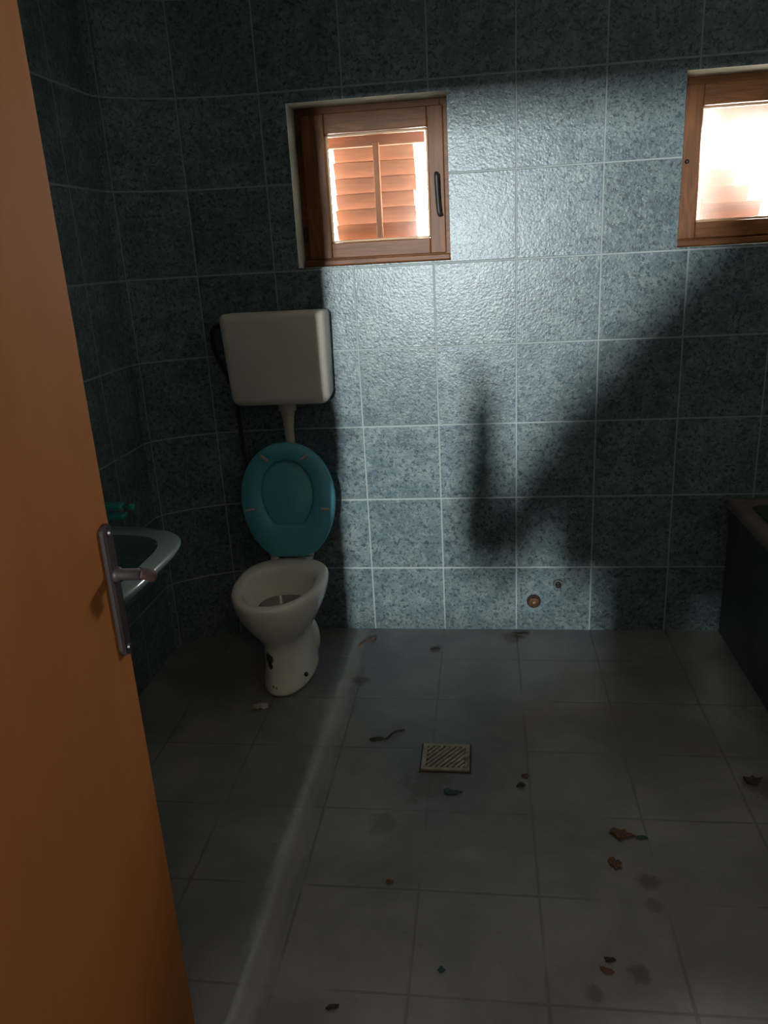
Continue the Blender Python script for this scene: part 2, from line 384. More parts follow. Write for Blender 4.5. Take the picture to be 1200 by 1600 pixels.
def slat(bm, x0, x1, y, z, depth, ang, th=0.007, skew=0.0):
    t = bmesh.new(); box(t, x0, x1, -depth/2, depth/2, -th/2, th/2, 0.002, 1)
    mx = Matrix.Translation((0, y, z)) @ Matrix.Rotation(ang, 4, 'X')
    if skew: mx = Matrix.Translation((0, y, z)) @ Matrix.Translation(((x0+x1)/2,0,0)) @ Matrix.Rotation(skew, 4, 'Y') @ Matrix.Translation((-(x0+x1)/2,0,0)) @ Matrix.Rotation(ang, 4, 'X')
    merge(bm, t, mx)
# shutter of window 1: closed, daylight leaks in at both sides and between the slats
YS = 0.262
def shutter1():
    x0, x1 = G1[0]+0.004, G1[1]-0.062
    r = tag(empty('louvred_shutter', ((x0+x1)/2, YS, 1.52)), 'closed louvred wooden shutter behind the left window, light leaking at both sides', 'shutter')
    ox, oy, oz = r.location; zb, zt = 1.535, 1.914
    bm = bmesh.new(); n = 0; z = zb+0.018; P = 0.0562
    while z < zt-0.01:
        slat(bm, x0-ox+random.uniform(-.006, .004), x1-ox+random.uniform(-.004, .008), 0, z-oz, 0.068, math.radians(-63), 0.007, random.uniform(-.006, .012)); z += P
    bmobj('slats', bm, SHUT, r)
    bm = bmesh.new(); xm = x0+(x1-x0)*0.55; box(bm, xm-0.012-ox, xm+0.012-ox, -0.056, -0.034, zb-0.01-oz, zt+0.01-oz, 0.003)
    bmobj('centre_post', bm, SHUTZ, r)
    bm = bmesh.new(); box(bm, x0-0.02-ox, x1+0.045-ox, -0.03, 0.03, zt-oz, W1[3]-0.006-oz, 0.003); bmobj('top_rail', bm, SHUT, r)
    bm = bmesh.new(); box(bm, x0-0.02-ox, x1+0.045-ox, -0.03, 0.03, W1[2]+0.004-oz, zb-0.004-oz, 0.003); bmobj('bottom_rail', bm, SHUT, r)
shutter1()
def shutter2():
    x0, x1 = G2[0]+0.050, W2[1]-0.03
    r = tag(empty('louvred_shutter', ((x0+x1)/2, YS, 1.52)), 'louvred wooden shutter behind the right window, slats cut short to imitate glare', 'shutter')
    ox, oy, oz = r.location; zb, zt = 1.535, 1.905
    bm = bmesh.new(); z = zb+0.018; P = 0.0562; k = 0
    ends = [0.25, 0.215, 0.17, 0.115, 0.06]  # stepped slat lengths leave sky bare, so the glare is put into the shape
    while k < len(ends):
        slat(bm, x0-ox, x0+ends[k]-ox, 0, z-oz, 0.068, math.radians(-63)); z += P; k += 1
    bmobj('slats', bm, SHUT, r)
    bm = bmesh.new(); box(bm, x0-0.010-ox, x0+0.004-ox, -0.03, 0.03, zb-0.01-oz, zt+0.01-oz, 0.003); bmobj('side_stile', bm, SHUTZ, r)
    bm = bmesh.new(); box(bm, x0-0.02-ox, x1-ox, -0.03, 0.03, zt-oz, W2[3]-0.006-oz, 0.003); bmobj('top_rail', bm, SHUT, r)
    bm = bmesh.new(); box(bm, x0-0.02-ox, x1-ox, -0.03, 0.03, W2[2]+0.004-oz, zb-0.004-oz, 0.003); bmobj('bottom_rail', bm, SHUT, r)
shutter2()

# ------------------------------------------------------------------ door
def door_material():
    t = NT('ochre_painted_door'); o = t.obj()
    mp = t.n('ShaderNodeMapping'); t.l(o, mp.inputs[0]); mp.inputs['Scale'].default_value = (4, 4, 0.7)
    c = t.mix(t.ramp(t.noise(3, 4, 0.6, mp.outputs[0], 0.3), 0.3, 0.75), (0.325, 0.116, 0.033), (0.355, 0.130, 0.038))
    c = t.mix(t.math('MULTIPLY', t.ramp(t.noise(9, 5, 0.7, o), 0.6, 0.78), 0.25), c, (0.16, 0.065, 0.025))
    t.base(c); t.rough(0.7); t.b.inputs['Specular IOR Level'].default_value = 0.08; t.normal(t.bump(t.noise(14, 3, 0.6, o), 0.12, 0.003)); return t.m
DX0, DX1, DY0, DY1 = -0.741, -0.700, -2.712, -1.913
door = empty('door_1', (DX0, DY0, 0.012)); struct(door, 'ochre painted door leaf standing open at the left')
bm = bmesh.new(); box(bm, 0, DX1-DX0, 0, DY1-DY0, 0, 1.90, 0.002); bmobj('door_leaf', bm, door_material(), door)
def D(x, y, z): return (x-DX0, y-DY0, z-0.012)
PLATE = plain('tarnished_bronze', (0.020, 0.012, 0.012), 0.5, 0.0, 0.3, 20, spec=0.3)
RUST = plain('rusty_brown_metal', (0.035, 0.014, 0.011), 0.7, 0.0, 0.3, 20, spec=0.2)
bm = bmesh.new()
cy_, z0_, z1_ = -1.9335, 0.938, 1.160; r_ = 0.0145; pts = []
for k in range(13):
    a = math.pi*k/12; pts.append((cy_+r_*math.cos(a), z1_-r_+r_*math.sin(a)))
for k in range(13):
    a = math.pi+math.pi*k/12; pts.append((cy_+r_*math.cos(a), z0_+r_+r_*math.sin(a)))
loft(bm, [[D(DX1+x, cy_+(y-cy_)*s, z) for y, z in pts] for x, s in ((0.0, 1), (0.006, 1), (0.009, 0.7))])
hp = bmobj('handle_plate', bm, PLATE, door)
for zz in (z0_+0.014, z1_-0.014):
    t = bmesh.new(); bmesh.ops.create_cone(t, cap_ends=True, segments=12, radius1=0.005, radius2=0.004, depth=0.004)
    b2 = bmesh.new(); merge(b2, t, Matrix.Translation(D(DX1+0.0105, cy_, zz)) @ Matrix.Rotation(math.pi/2, 4, 'Y')); bmobj('screw', b2, IRON, hp)
bm = bmesh.new(); ZH = 1.077
tube(bm, [D(DX1+0.006, cy_, ZH), D(DX1+0.014, cy_, ZH), D(DX1+0.016, cy_, ZH), D(DX1+0.048, cy_, ZH)], [0.013, 0.012, 0.009, 0.009], 16)
bmobj('handle_neck', bm, PLATE, door, True)
bm = bmesh.new()
tube(bm, catmull([D(DX1+0.044, cy_+0.004, ZH), D(DX1+0.052, cy_+0.014, ZH-0.006), D(DX1+0.055, cy_+0.026, ZH-0.014)]), 0.0095, 12)
bmobj('handle_lever', bm, RUST, door, True)
# hinges
for hz in (0.25, 1.7):
    bm = bmesh.new(); tube(bm, [D(DX1+0.004, DY0-0.006, hz-0.04), D(DX1+0.004, DY0-0.006, hz+0.04)], 0.007, 10); bmobj('hinge', bm, IRON, door, True)

# ------------------------------------------------------------------ toilet
def ceramic(name, col, stains=()):
    t = NT(name); o = t.obj()
    c = t.mix(t.ramp(t.noise(5, 4, 0.6, o), 0.3, 0.75), tuple(x*0.92 for x in col), col)
    c = t.mix(t.math('MULTIPLY', t.ramp(t.noise(7, 5, 0.7, o, 0.6), 0.55, 0.8), 0.35), c, (0.33, 0.25, 0.16))
    for (x, y, z, r, a, cc) in stains:
        cv = t.n('ShaderNodeVectorMath', operation='DISTANCE'); t.l(o, cv.inputs[0]); cv.inputs[1].default_value = (x, y, z)
        dd = t.math('ADD', cv.outputs['Value'], t.math('MULTIPLY', t.math('SUBTRACT', t.noise(35, 3, 0.6, o), 0.5), r*1.1))
        c = t.mix(t.math('MULTIPLY', t.math('SUBTRACT', 1.0, t.ramp(dd, r*0.75, r)), a), c, cc)
    t.base(c); t.rough(0.16); t.b.inputs['Coat Weight'].default_value = 0.3
    return t.m
TX, TY = -0.878, -0.38
toilet = tag(empty('toilet', (TX, TY, 0)), 'old cream white pedestal toilet with raised turquoise seat, against the tiled wall', 'toilet')
def egg(hw, yf, yb, z, n=48, e=2.15):
    out = []; mid = yb + (yf-yb)*0.45
    for k in range(n):
        a = 2*math.pi*k/n; c, s = math.cos(a), math.sin(a)
        x = hw*math.copysign(abs(c)**(2/e), c)
        L = (mid-yf) if s < 0 else (yb-mid)
        ee = 2.0 if s < 0 else 2.9
        y = mid + L*math.copysign(abs(s)**(2/ee), s)
        out.append((x, y-TY, z))
    return out
CER = ceramic('cream_ceramic', (0.90, 0.80, 0.67), [(-0.031, -0.150, 0.146, 0.024, 0.95, (0.10, 0.030, 0.018)), (-0.027, -0.155, 0.118, 0.015, 0.95, (0.06, 0.020, 0.014)),
       (-0.025, -0.18, 0.045, 0.009, 0.7, (0.12, 0.05, 0.03)), (-0.01, -0.18, 0.04, 0.006, 0.7, (0.12, 0.05, 0.03))])
prof = [(0.000,-0.560,-0.20,0.094),(0.006,-0.564,-0.196,0.098),(0.03,-0.562,-0.195,0.096),(0.09,-0.552,-0.19,0.088),(0.15,-0.545,-0.188,0.084),(0.19,-0.548,-0.186,0.088),
        (0.215,-0.565,-0.184,0.100),(0.25,-0.598,-0.182,0.122),(0.29,-0.632,-0.18,0.143),(0.33,-0.654,-0.178,0.159),(0.365,-0.666,-0.176,0.168),(0.388,-0.670,-0.175,0.171),
        (0.400,-0.666,-0.178,0.168),(0.405,-0.655,-0.186,0.158),(0.405,-0.638,-0.225,0.143),(0.401,-0.626,-0.262,0.131),(0.388,-0.620,-0.272,0.125),
        (0.34,-0.600,-0.280,0.116),(0.29,-0.570,-0.290,0.100),(0.24,-0.525,-0.305,0.078),(0.205,-0.48,-0.32,0.055),(0.195,-0.45,-0.34,0.035)]
bm = bmesh.new(); loft(bm, [egg(h, f, b, z) for z, f, b, h in prof])
bowl = bmobj('bowl', bm, CER, toilet, True)
sm = bowl.modifiers.new('subdivision', 'SUBSURF'); sm.levels = 1; sm.render_levels = 1
WATER = plain('still_toilet_water', (0.16, 0.135, 0.105), 0.05)
bm = bmesh.new(); loft(bm, [egg(0.098, -0.570, -0.292, z, 32) for z in (0.288, 0.292)]); bmobj('water', bm, WATER, bowl, True)
# trapway bulge behind the pedestal
bm = bmesh.new(); tube(bm, catmull([(0.02, 0.00, 0.25), (0.045, 0.07, 0.17), (0.050, 0.10, 0.10), (0.030, 0.15, 0.03)]), [0.052]*19, 20)
bmobj('trap', bm, CER, toilet, True)
bm = bmesh.new(); bmesh.ops.create_uvsphere(bm, u_segments=10, v_segments=8, radius=0.009); bmesh.ops.translate(bm, vec=(0.083, -0.09, 0.048), verts=bm.verts)
bmobj('floor_bolt', bm, IRON, toilet, True)
# raised seat and lid
TURQ = plain('turquoise_plastic', (0.10, 0.38, 0.47), 0.30, 0, 0.08)
TURQ2 = plain('turquoise_plastic_lid', (0.10, 0.40, 0.48), 0.34, 0, 0.08)
SL = 0.452; tiltv = (Vector((0, -0.072, 0.846)) - Vector((0, -0.196, 0.408))).normalized(); nrm = Vector((0, -tiltv.z, tiltv.y))
def seat_pt(x, v, d):
    p = Vector((0.0, -0.196, 0.408)) + tiltv*v + nrm*d
    return (x-0.018*(v/SL) - 0.002, p.y-TY, p.z)
def seat_out(hw, v0, v1, n=56):
    out = []; mid = v0+(v1-v0)*0.54
    for k in range(n):
        a = 2*math.pi*k/n; c, s = math.cos(a), math.sin(a)
        L = (v1-mid) if s > 0 else (mid-v0)
        e = 2.05 if s > 0 else 2.0
        x = hw*math.copysign(abs(c)**(2/e), c); v = mid+L*math.copysign(abs(s)**(2/e), s)
        if s < 0 and v < v0+0.018: v = v0+0.018
        out.append((x, v))
    return out
def ringmesh(outer, inner, d0, d1):
    bm = bmesh.new(); ch = 0.005
    def shr(o, k): 
        cx = sum(p[0] for p in o)/len(o); cv = sum(p[1] for p in o)/len(o)
        return [(cx+(p[0]-cx)*k, cv+(p[1]-cv)*k) for p in o]
    seq = [(outer, d0), (outer, d1-ch), (shr(outer, 0.975), d1), (shr(inner, 1.05), d1), (inner, d1-ch), (inner, d0)]
    vs = [[bm.verts.new(seat_pt(x, v, d)) for x, v in o] for o, d in seq]; n = len(vs[0])
    for i in range(len(vs)):
        a, b = vs[i], vs[(i+1) % len(vs)]
        for k in range(n): bm.faces.new((a[k], a[(k+1) % n], b[(k+1) % n], b[k]))
    return bm
seatr = bmobj('seat_ring', ringmesh(seat_out(0.186, -0.012, SL), seat_out(0.104, 0.112, 0.385), 0.004, 0.022), TURQ, toilet, True)
bm = bmesh.new(); ol = seat_out(0.187, -0.014, SL+0.003)
def shr2(o, k):
    cv = sum(p[1] for p in o)/len(o); return [(p[0]*k, cv+(p[1]-cv)*k) for p in o]
loft(bm, [[seat_pt(x, v, d) for x, v in shr2(ol, k)] for k, d in ((0.90, -0.020), (0.98, -0.015), (1.0, -0.006), (1.0, 0.0), (0.985, 0.0035))])
bmobj('lid', bm, TURQ2, toilet, True)
BUMP = plain('beige_rubber', (0.55, 0.42, 0.33), 0.6)
for (x, v, a) in ((-0.080, 0.392, 145), (0.078, 0.392, 35), (-0.152, 0.190, 8), (0.150, 0.190, 172)):
    t = bmesh.new(); box(t, -0.019, 0.019, -0.005, 0.005, 0, 0.009, 0.003)
    B = Matrix.Identity(4); ax = Vector((1, 0, 0)); ex = ax*math.cos(math.radians(a)) + tiltv*math.sin(math.radians(a)); ey = nrm.cross(ex)
    p = Vector(seat_pt(x, v, 0.021))
    for i in range(3): B[i][0] = ex[i]; B[i][1] = ey[i]; B[i][2] = nrm[i]; B[i][3] = p[i]
    bm = bmesh.new(); merge(bm, t, B); o = bmobj('seat_buffer', bm, BUMP, seatr); o['label'] = 'small beige buffer on the seat'
CHR = plain('dull_chrome', (0.55, 0.55, 0.50), 0.3, 0.6)
for x in (-0.068, 0.068):
    bm = bmesh.new(); box(bm, x-0.014, x+0.014, 0.158, 0.192, 0.400, 0.418, 0.003)
    tube(bm, [(x-0.018, 0.178, 0.425), (x+0.018, 0.178, 0.425)], 0.010, 14)
    bmobj('seat_hinge', bm, CHR, toilet, True)

# ------------------------------------------------------------------ cistern
CIS = plain('cream_plastic_cistern', (0.88, 0.75, 0.62), 0.33, 0, 0.05, 4)
cist = tag(empty('toilet_cistern', (-0.88, -0.07, 1.0)), 'cream plastic wall cistern hung above the toilet under the left window', 'cistern')
def rr(x0, x1, z0, z1, rt, rb, y, n=8):
    P = []
    for (cx, cz, r, a0) in ((x1-rt, z1-rt, rt, 0), (x0+rt, z1-rt, rt, 90), (x0+rb, z0+rb, rb, 180), (x1-rb, z0+rb, rb, 270)):
        for k in range(n+1):
            a = math.radians(a0+90*k/n); P.append((cx+r*math.cos(a), cz+r*math.sin(a)))
    return [(x, y, z) for x, z in P]
def cisring(y, ins):
    x0, x1, z0, z1 = -1.086+ins, -0.690-ins, 1.000+ins, 1.345-ins*0.8
    pts = rr(x0, x1, z0, z1, 0.020-ins*0.3, 0.036-ins*0.4, y)
    out = []
    for x, yy, z in pts:
        k = (z-1.0)/0.345
        out.append((x + (0.012*(1-k) if x < -0.89 else -0.006*(1-k)), yy + 0.018*(1-k)*(1 if y < -0.05 else 0), z))
    return [(a+0.88, b+0.07, c-1.0) for a, b, c in out]
bm = bmesh.new(); loft(bm, [cisring(y, i) for y, i in ((-0.004, 0.006), (-0.05, 0.003), (-0.125, 0.0), (-0.145, 0.003), (-0.158, 0.009), (-0.166, 0.018), (-0.169, 0.032))])
bmobj('tank', bm, CIS, cist, True)
PIPE = plain('yellowed_plastic_pipe', (0.66, 0.56, 0.40), 0.4)
bm = bmesh.new()
tube(bm, [(0.004, 0, 0.03), (0.004, 0, -0.008), (0.004, 0, -0.030), (0.004, 0, -0.031), (0.004, 0, -0.05)], [0.034, 0.034, 0.034, 0.027, 0.024], 24)
cbm = bm
bm = bmesh.new()
tube(bm, [(0.004, 0, -0.04), (0.004, 0, -0.07), (0.003, 0, -0.10), (0.001, 0.012, -0.2), (0.0, 0.016, -0.5), (0, 0.012, -0.64), (0, -0.02, -0.68), (0, -0.105, -0.68)], [0.024, 0.022, 0.0185, 0.0185, 0.0185, 0.0185, 0.0185, 0.0185], 20)
fp = bmobj('flush_pipe', bm, PIPE, cist, True)
bmobj('pipe_collar', cbm, PIPE, fp, True)
HOSE = plain('dark_braided_hose', (0.045, 0.028, 0.026), 0.55, 0, 0.3, 60)
bm = bmesh.new()
tube(bm, catmull([(-0.196, -0.015, 0.300), (-0.225, -0.02, 0.302), (-0.255, -0.01, 0.282), (-0.262, 0.0, 0.22), (-0.235, 0.015, 0.13), (-0.205, 0.02, 0.05), (-0.200, 0.022, -0.05), (-0.196, 0.022, -0.20), (-0.19, 0.024, -0.40)]), 0.008, 10)
bmobj('supply_hose', bm, HOSE, cist, True)

# ------------------------------------------------------------------ basin
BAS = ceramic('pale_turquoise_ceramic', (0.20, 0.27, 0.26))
BASI = ceramic('shaded_turquoise_ceramic', (0.055, 0.12, 0.125))  # darker copy of the basin ceramic, with the bowl's shade in its colour
BX, BY, BZ = XL, -1.235, 0.80
basin = tag(empty('wash_basin', (BX, BY, BZ)), 'pale turquoise wall basin with rounded front, on the left wall behind the door', 'basin')
def dring(d, hw, z, x0=0.002, n=40, e=4.2):
    out = []
    for k in range(n):
        a = -math.pi/2 + math.pi*k/(n-1); c, s = math.cos(a), math.sin(a)
        out.append((x0+(d-x0)*abs(c)**(2/e), hw*math.copysign(abs(s)**(2/e), s), z))
    return out
bm = bmesh.new()
loft(bm, [dring(d, h, z, x0) for d, h, z, x0 in ((0.16, 0.07, -0.22, 0.002), (0.26, 0.15, -0.19, 0.002), (0.36, 0.215, -0.13, 0.002), (0.43, 0.275, -0.06, 0.002), (0.463, 0.303, -0.02, 0.002), (0.472, 0.311, -0.006, 0.002), (0.470, 0.310, 0.0, 0.002), (0.462, 0.303, 0.004, 0.004),
    (0.415, 0.245, 0.000, 0.10))], True, False)
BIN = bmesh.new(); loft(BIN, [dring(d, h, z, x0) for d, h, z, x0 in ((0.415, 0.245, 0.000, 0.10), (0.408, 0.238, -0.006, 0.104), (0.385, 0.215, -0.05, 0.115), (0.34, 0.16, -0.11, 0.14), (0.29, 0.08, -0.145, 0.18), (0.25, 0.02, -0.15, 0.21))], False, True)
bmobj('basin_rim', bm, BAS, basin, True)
bs = bmobj('basin_bowl', BIN, BASI, basin, True); bs['label'] = 'inside of the basin, its shade painted in darker turquoise'
bm = bmesh.new(); tube(bm, [(0.23, 0, -0.152), (0.23, 0, -0.144)], [0.024, 0.022], 20); bmobj('drain_ring', bm, CHR, bs, True)
bm = bmesh.new(); tube(bm, catmull([(0.2, 0, -0.20), (0.2, 0, -0.30), (0.19, 0, -0.36), (0.12, 0, -0.36), (0.09, 0, -0.30), (0.0, 0, -0.29)]), 0.018, 14); bmobj('waste_pipe', bm, PIPE, basin, True)

# teal holder on the left wall
TEAL = plain('teal_plastic', (0.045, 0.36, 0.30), 0.35)
hol = tag(empty('wall_holder', (XL, -0.615, 0.745)), 'small teal plastic two-arm holder on the left wall beyond the basin', 'holder')
bm = bmesh.new(); box(bm, 0.0, 0.008, -0.03, 0.03, -0.035, 0.045, 0.003); bmobj('back_plate', bm, TEAL, hol)
bm = bmesh.new(); box(bm, 0.006, 0.088, -0.022, 0.022, -0.022, -0.006, 0.005); bmobj('lower_arm', bm, TEAL, hol)
bm = bmesh.new(); box(bm, 0.006, 0.082, -0.022, 0.022, 0.010, 0.030, 0.006); bmobj('upper_arm', bm, TEAL, hol)
bm = bmesh.new(); tube(bm, [(0.08, 0, 0.018), (0.103, 0, 0.018), (0.106, 0, 0.018), (0.122, 0, 0.018), (0.124, 0, 0.018)], [0.003, 0.003, 0.010, 0.010, 0.007], 14); bmobj('end_knob', bm, TEAL, hol, True)

# ------------------------------------------------------------------ bathtub at the right edge
TUB = plain('bathtub_enamel', (0.15, 0.115, 0.10), 0.45, 0, 0.2, 4, dirt=(0.10, 0.08, 0.06), dirt_amt=0.7)
TUBG = plain('green_bathtub_interior', (0.045, 0.070, 0.032), 0.5, 0, 0.2, 4)
APR = plain('dark_bathtub_panel', (0.06, 0.06, 0.062), 0.5, 0, 0.3, 4)
X0, X1, Y0, Y1, ZT = 0.790, 1.462, -1.66, -0.010, 0.570
tub = tag(empty('bathtub', ((X0+X1)/2, (Y0+Y1)/2, 0)), 'dark bathtub with a dusty rim along the right wall at the frame edge', 'bathtub')
ox, oy = tub.location.x, tub.location.y
def rrxy(ins, r, z, n=6):
    x0, x1, y0, y1 = X0+ins-ox, X1-ins-ox, Y0+ins-oy, Y1-ins-oy; P = []
    for (cx, cy, a0) in ((x1-r, y1-r, 0), (x0+r, y1-r, 90), (x0+r, y0+r, 180), (x1-r, y0+r, 270)):
        for k in range(n+1):
            a = math.radians(a0+90*k/n); P.append((cx+r*math.cos(a), cy+r*math.sin(a), z))
    return P
bm = bmesh.new(); loft(bm, [rrxy(0.0, 0.02, ZT-0.03), rrxy(0.0, 0.02, ZT-0.008), rrxy(0.006, 0.02, ZT), rrxy(0.055, 0.06, ZT), rrxy(0.062, 0.06, ZT-0.01)], False, False)
bmobj('rim', bm, TUB, tub, True)
bm = bmesh.new(); loft(bm, [rrxy(0.062, 0.06, ZT-0.01), rrxy(0.075, 0.08, ZT-0.1), rrxy(0.10, 0.1, ZT-0.32), rrxy(0.16, 0.1, ZT-0.40)], False, True)
bmobj('tub_interior', bm, TUBG, tub, True)
bm = bmesh.new(); box(bm, X0+0.018-ox, X0+0.036-ox, Y0+0.01-oy, Y1-0.004-oy, 0.0, ZT-0.028, 0.003)
box(bm, X0+0.036-ox, X1-0.01-ox, Y0+0.01-oy, Y0+0.028-oy, 0.0, ZT-0.028, 0.003)
bmobj('side_panel', bm, APR, tub)

# ------------------------------------------------------------------ floor drain, pipe stubs
DRN = plain('yellowed_drain_plate', (0.30, 0.265, 0.19), 0.5, 0, 0.25, 30, dirt=(0.10, 0.05, 0.03), dirt_amt=0.9, dscale=22)
DRK = plain('drain_rust', (0.07, 0.035, 0.022), 0.8, 0, 0.3, 40)
dr = tag(empty('floor_drain', (-0.255, -0.893, 0)), 'small square stained floor drain plate with slanting slots', 'drain')
bm = bmesh.new(); box(bm, -0.080, 0.080, -0.072, 0.072, 0.000, 0.003); bmobj('drain_recess', bm, DRK, dr)
bm = bmesh.new()
for b in ((-0.075, 0.075, -0.067, -0.055), (-0.075, 0.075, 0.055, 0.067), (-0.075, -0.061, -0.055, 0.055), (0.061, 0.075, -0.055, 0.055)): box(bm, *b, 0.002, 0.008, 0.001)
bmobj('drain_rim', bm, DRN, dr)
bm = bmesh.new()
for k in range(-7, 8):
    c0 = k*0.0175; t = bmesh.new()
    pts = []
    for s in range(-30, 31):
        y = s*0.0018; x = c0 + y*0.75
        if -0.061 < x < 0.061: pts.append((x, y))
    if len(pts) < 3: t.free(); continue
    a, b = Vector(pts[0]), Vector(pts[-1]); d = (b-a).normalized(); nn = Vector((-d.y, d.x))*0.0042
    q = [a-nn, b-nn, b+nn, a+nn]
    lo = [t.verts.new((p.x, p.y, 0.002)) for p in q]; hi = [t.verts.new((p.x, p.y, 0.0065+0.001*(k % 2))) for p in q]
    t.faces.new(lo[::-1]); t.faces.new(hi)
    for i in range(4): t.faces.new((lo[i], lo[(i+1) % 4], hi[(i+1) % 4], hi[i]))
    merge(bm, t)
bmobj('drain_bars', bm, DRN, dr)

COPP = plain('corroded_brass', (0.22, 0.105, 0.06), 0.5, 0.5, 0.4, 60)
st = tag(empty('pipe_stub', (0.071, 0, 0.131)), 'round rusty brown capped pipe end low in the wall', 'pipe')
bm = bmesh.new(); tube(bm, [(0, 0, 0), (0, -0.006, 0), (0, -0.008, 0)], [0.029, 0.028, 0.024], 28); bmobj('flange', bm, RUST, st, True)
bm = bmesh.new(); tube(bm, [(0, -0.006, 0), (0, -0.024, 0), (0, -0.026, 0), (0, -0.018, 0), (0, -0.017, 0)], [0.021, 0.021, 0.018, 0.014, 0.002], 24); bmobj('pipe_end', bm, COPP, st, True)
s2 = empty('pipe_stub', (0.168, 0, 0.208)); tag(s2, 'small grey broken pipe end, upper right of the rusty one', 'pipe')
GREYM = plain('grey_mortar_stub', (0.13, 0.13, 0.12), 0.8, 0, 0.3, 60)
bm = bmesh.new(); tube(bm, [(0, 0, 0), (0, -0.005, 0), (0, -0.007, 0)], [0.020, 0.018, 0.014], 16); bmobj('mortar_ring', bm, GREYM, s2, True)
bm = bmesh.new(); tube(bm, [(0, -0.003, 0), (0, -0.016, 0), (0, -0.010, 0)], [0.012, 0.012, 0.007], 16); bmobj('pipe_end', bm, IRON, s2, True)

# ------------------------------------------------------------------ litter on the floor
LEAFD = plain('dried_dark_leaf', (0.045, 0.030, 0.022), 0.8, 0, 0.4, 60)
LEAFB = plain('dried_brown_leaf', (0.13, 0.055, 0.030), 0.8, 0, 0.4, 60)
LEAFG = plain('dark_green_scrap', (0.020, 0.075, 0.060), 0.6, 0, 0.3, 60)
PALE = plain('pale_plaster', (0.42, 0.38, 0.31), 0.9, 0, 0.2, 40, 0.5)
def scrap(name, x, y, L, Wd, ang, mat, label, cat, h=0.006, seed=0, jag=0.25, grp=None):
    rnd = random.Random(seed); bm = bmesh.new(); n = 14; top = []; bot = []
    for k in range(n):
        a = 2*math.pi*k/n; r = 1+rnd.uniform(-jag, jag)
        px, py = L/2*math.cos(a)*r, Wd/2*math.sin(a)*r*(1-0.3*math.cos(a))
        z = 0.0015 + abs(rnd.gauss(0, h*0.35)); bot.append(bm.verts.new((px, py, z-0.001))); top.append(bm.verts.new((px*0.96, py*0.96, z+h*0.35)))
    cb = bm.verts.new((0, 0, 0.0005)); ct = bm.verts.new((0, 0, h))
    for k in range(n):
        j = (k+1) % n
        bm.faces.new((bot[k], bot[j], top[j], top[k])); bm.faces.new((top[k], top[j], ct)); bm.faces.new((bot[j], bot[k], cb))
    o = bmobj(name, bm, mat); o.location = (x, y, 0); o.rotation_euler.z = math.radians(ang); tag(o, label, cat, grp); return o
scrap('plaster_chip', -0.930, -0.628, 0.062, 0.034, 15, PALE, 'pale chip of plaster on the floor in front of the toilet foot', 'plaster chip', 0.014, 1)
def twig(pts, r, mat, label):
    bm = bmesh.new(); tube(bm, catmull(pts, 4), r, 6); o = bmobj('twig', bm, mat); tag(o, label, 'twig'); return o
twig([(-0.645, -0.165, 0.006), (-0.615, -0.12, 0.008), (-0.585, -0.10, 0.006), (-0.588, -0.13, 0.005)], 0.0035, LEAFB, 'thin bent brown twig near the tiled wall right of the toilet')
twig([(-0.455, -0.80, 0.004), (-0.43, -0.765, 0.007), (-0.40, -0.75, 0.004)], 0.0035, LEAFD, 'thin curved dark twig lying left of the floor drain')
scrap('dry_leaf', -0.482, -0.803, 0.050, 0.018, 5, LEAFD, 'narrow dark dry leaf left of the floor drain beside the curved twig', 'leaf', 0.007, 2)
scrap('plastic_scrap', -0.225, -1.057, 0.058, 0.020, 3, LEAFG, 'dark green sliver of plastic just in front of the floor drain', 'scrap', 0.006, 3)
scrap('dry_leaf', -0.026, -1.016, 0.026, 0.018, 20, LEAFD, 'tiny black crumb of leaf on the bright floor patch right of the drain', 'leaf', 0.008, 4)
scrap('dry_leaf', -0.012, -0.972, 0.020, 0.022, 40, LEAFB, 'tiny brown leaf flake just behind the black crumb right of the drain', 'leaf', 0.005, 5)
scrap('dry_leaf', 0.235, -1.212, 0.060, 0.036, -8, LEAFB, 'largest crumpled brown leaf on the right side of the floor', 'leaf', 0.012, 6, 0.35)
scrap('plastic_scrap', 0.285, -1.218, 0.030, 0.016, 0, LEAFG, 'small dark green scrap touching the largest brown leaf on its right', 'scrap', 0.008, 7)
scrap('dry_leaf', 0.200, -1.318, 0.036, 0.036, 30, LEAFB, 'roundish brown leaf just in front of the largest crumpled leaf', 'leaf', 0.008, 8, 0.35)
scrap('dry_leaf', 0.143, -1.612, 0.026, 0.012, -5, LEAFD, 'small black leaf near the bottom right of the floor', 'leaf', 0.007, 9)
scrap('dry_leaf', 0.134, -1.640, 0.030, 0.014, -12, LEAFB, 'pale brown flake in front of the small black leaf near the bottom right', 'leaf', 0.004, 10)
scrap('dry_leaf', -0.458, -1.773, 0.028, 0.012, 10, LEAFD, 'dark leaf crumb at the bottom edge of the floor near the door', 'leaf', 0.008, 11)
scrap('dry_leaf', -0.230, -1.665, 0.016, 0.016, 0, LEAFG, 'tiny dark green crumb on the floor at the bottom centre', 'leaf', 0.006, 12)
scrap('dry_leaf', -0.376, -1.415, 0.018, 0.014, 0, LEAFB, 'tiny brown crumb on the floor joint left of centre', 'leaf', 0.006, 13)
scrap('dry_leaf', 0.646, -0.965, 0.056, 0.034, 10, LEAFD, 'dark clump of leaf beside the bathtub at the right edge', 'leaf', 0.012, 14, 0.35)
scrap('dry_leaf', -0.330, -0.183, 0.040, 0.022, 0, LEAFD, 'dark leaf near the tiled wall behind the floor drain', 'leaf', 0.006, 15)
scrap('dry_leaf', 0.020, -0.050, 0.060, 0.030, 0, LEAFD, 'dark crumbs of leaf at the foot of the wall below the rusty pipe end', 'leaf', 0.010, 16, 0.4)

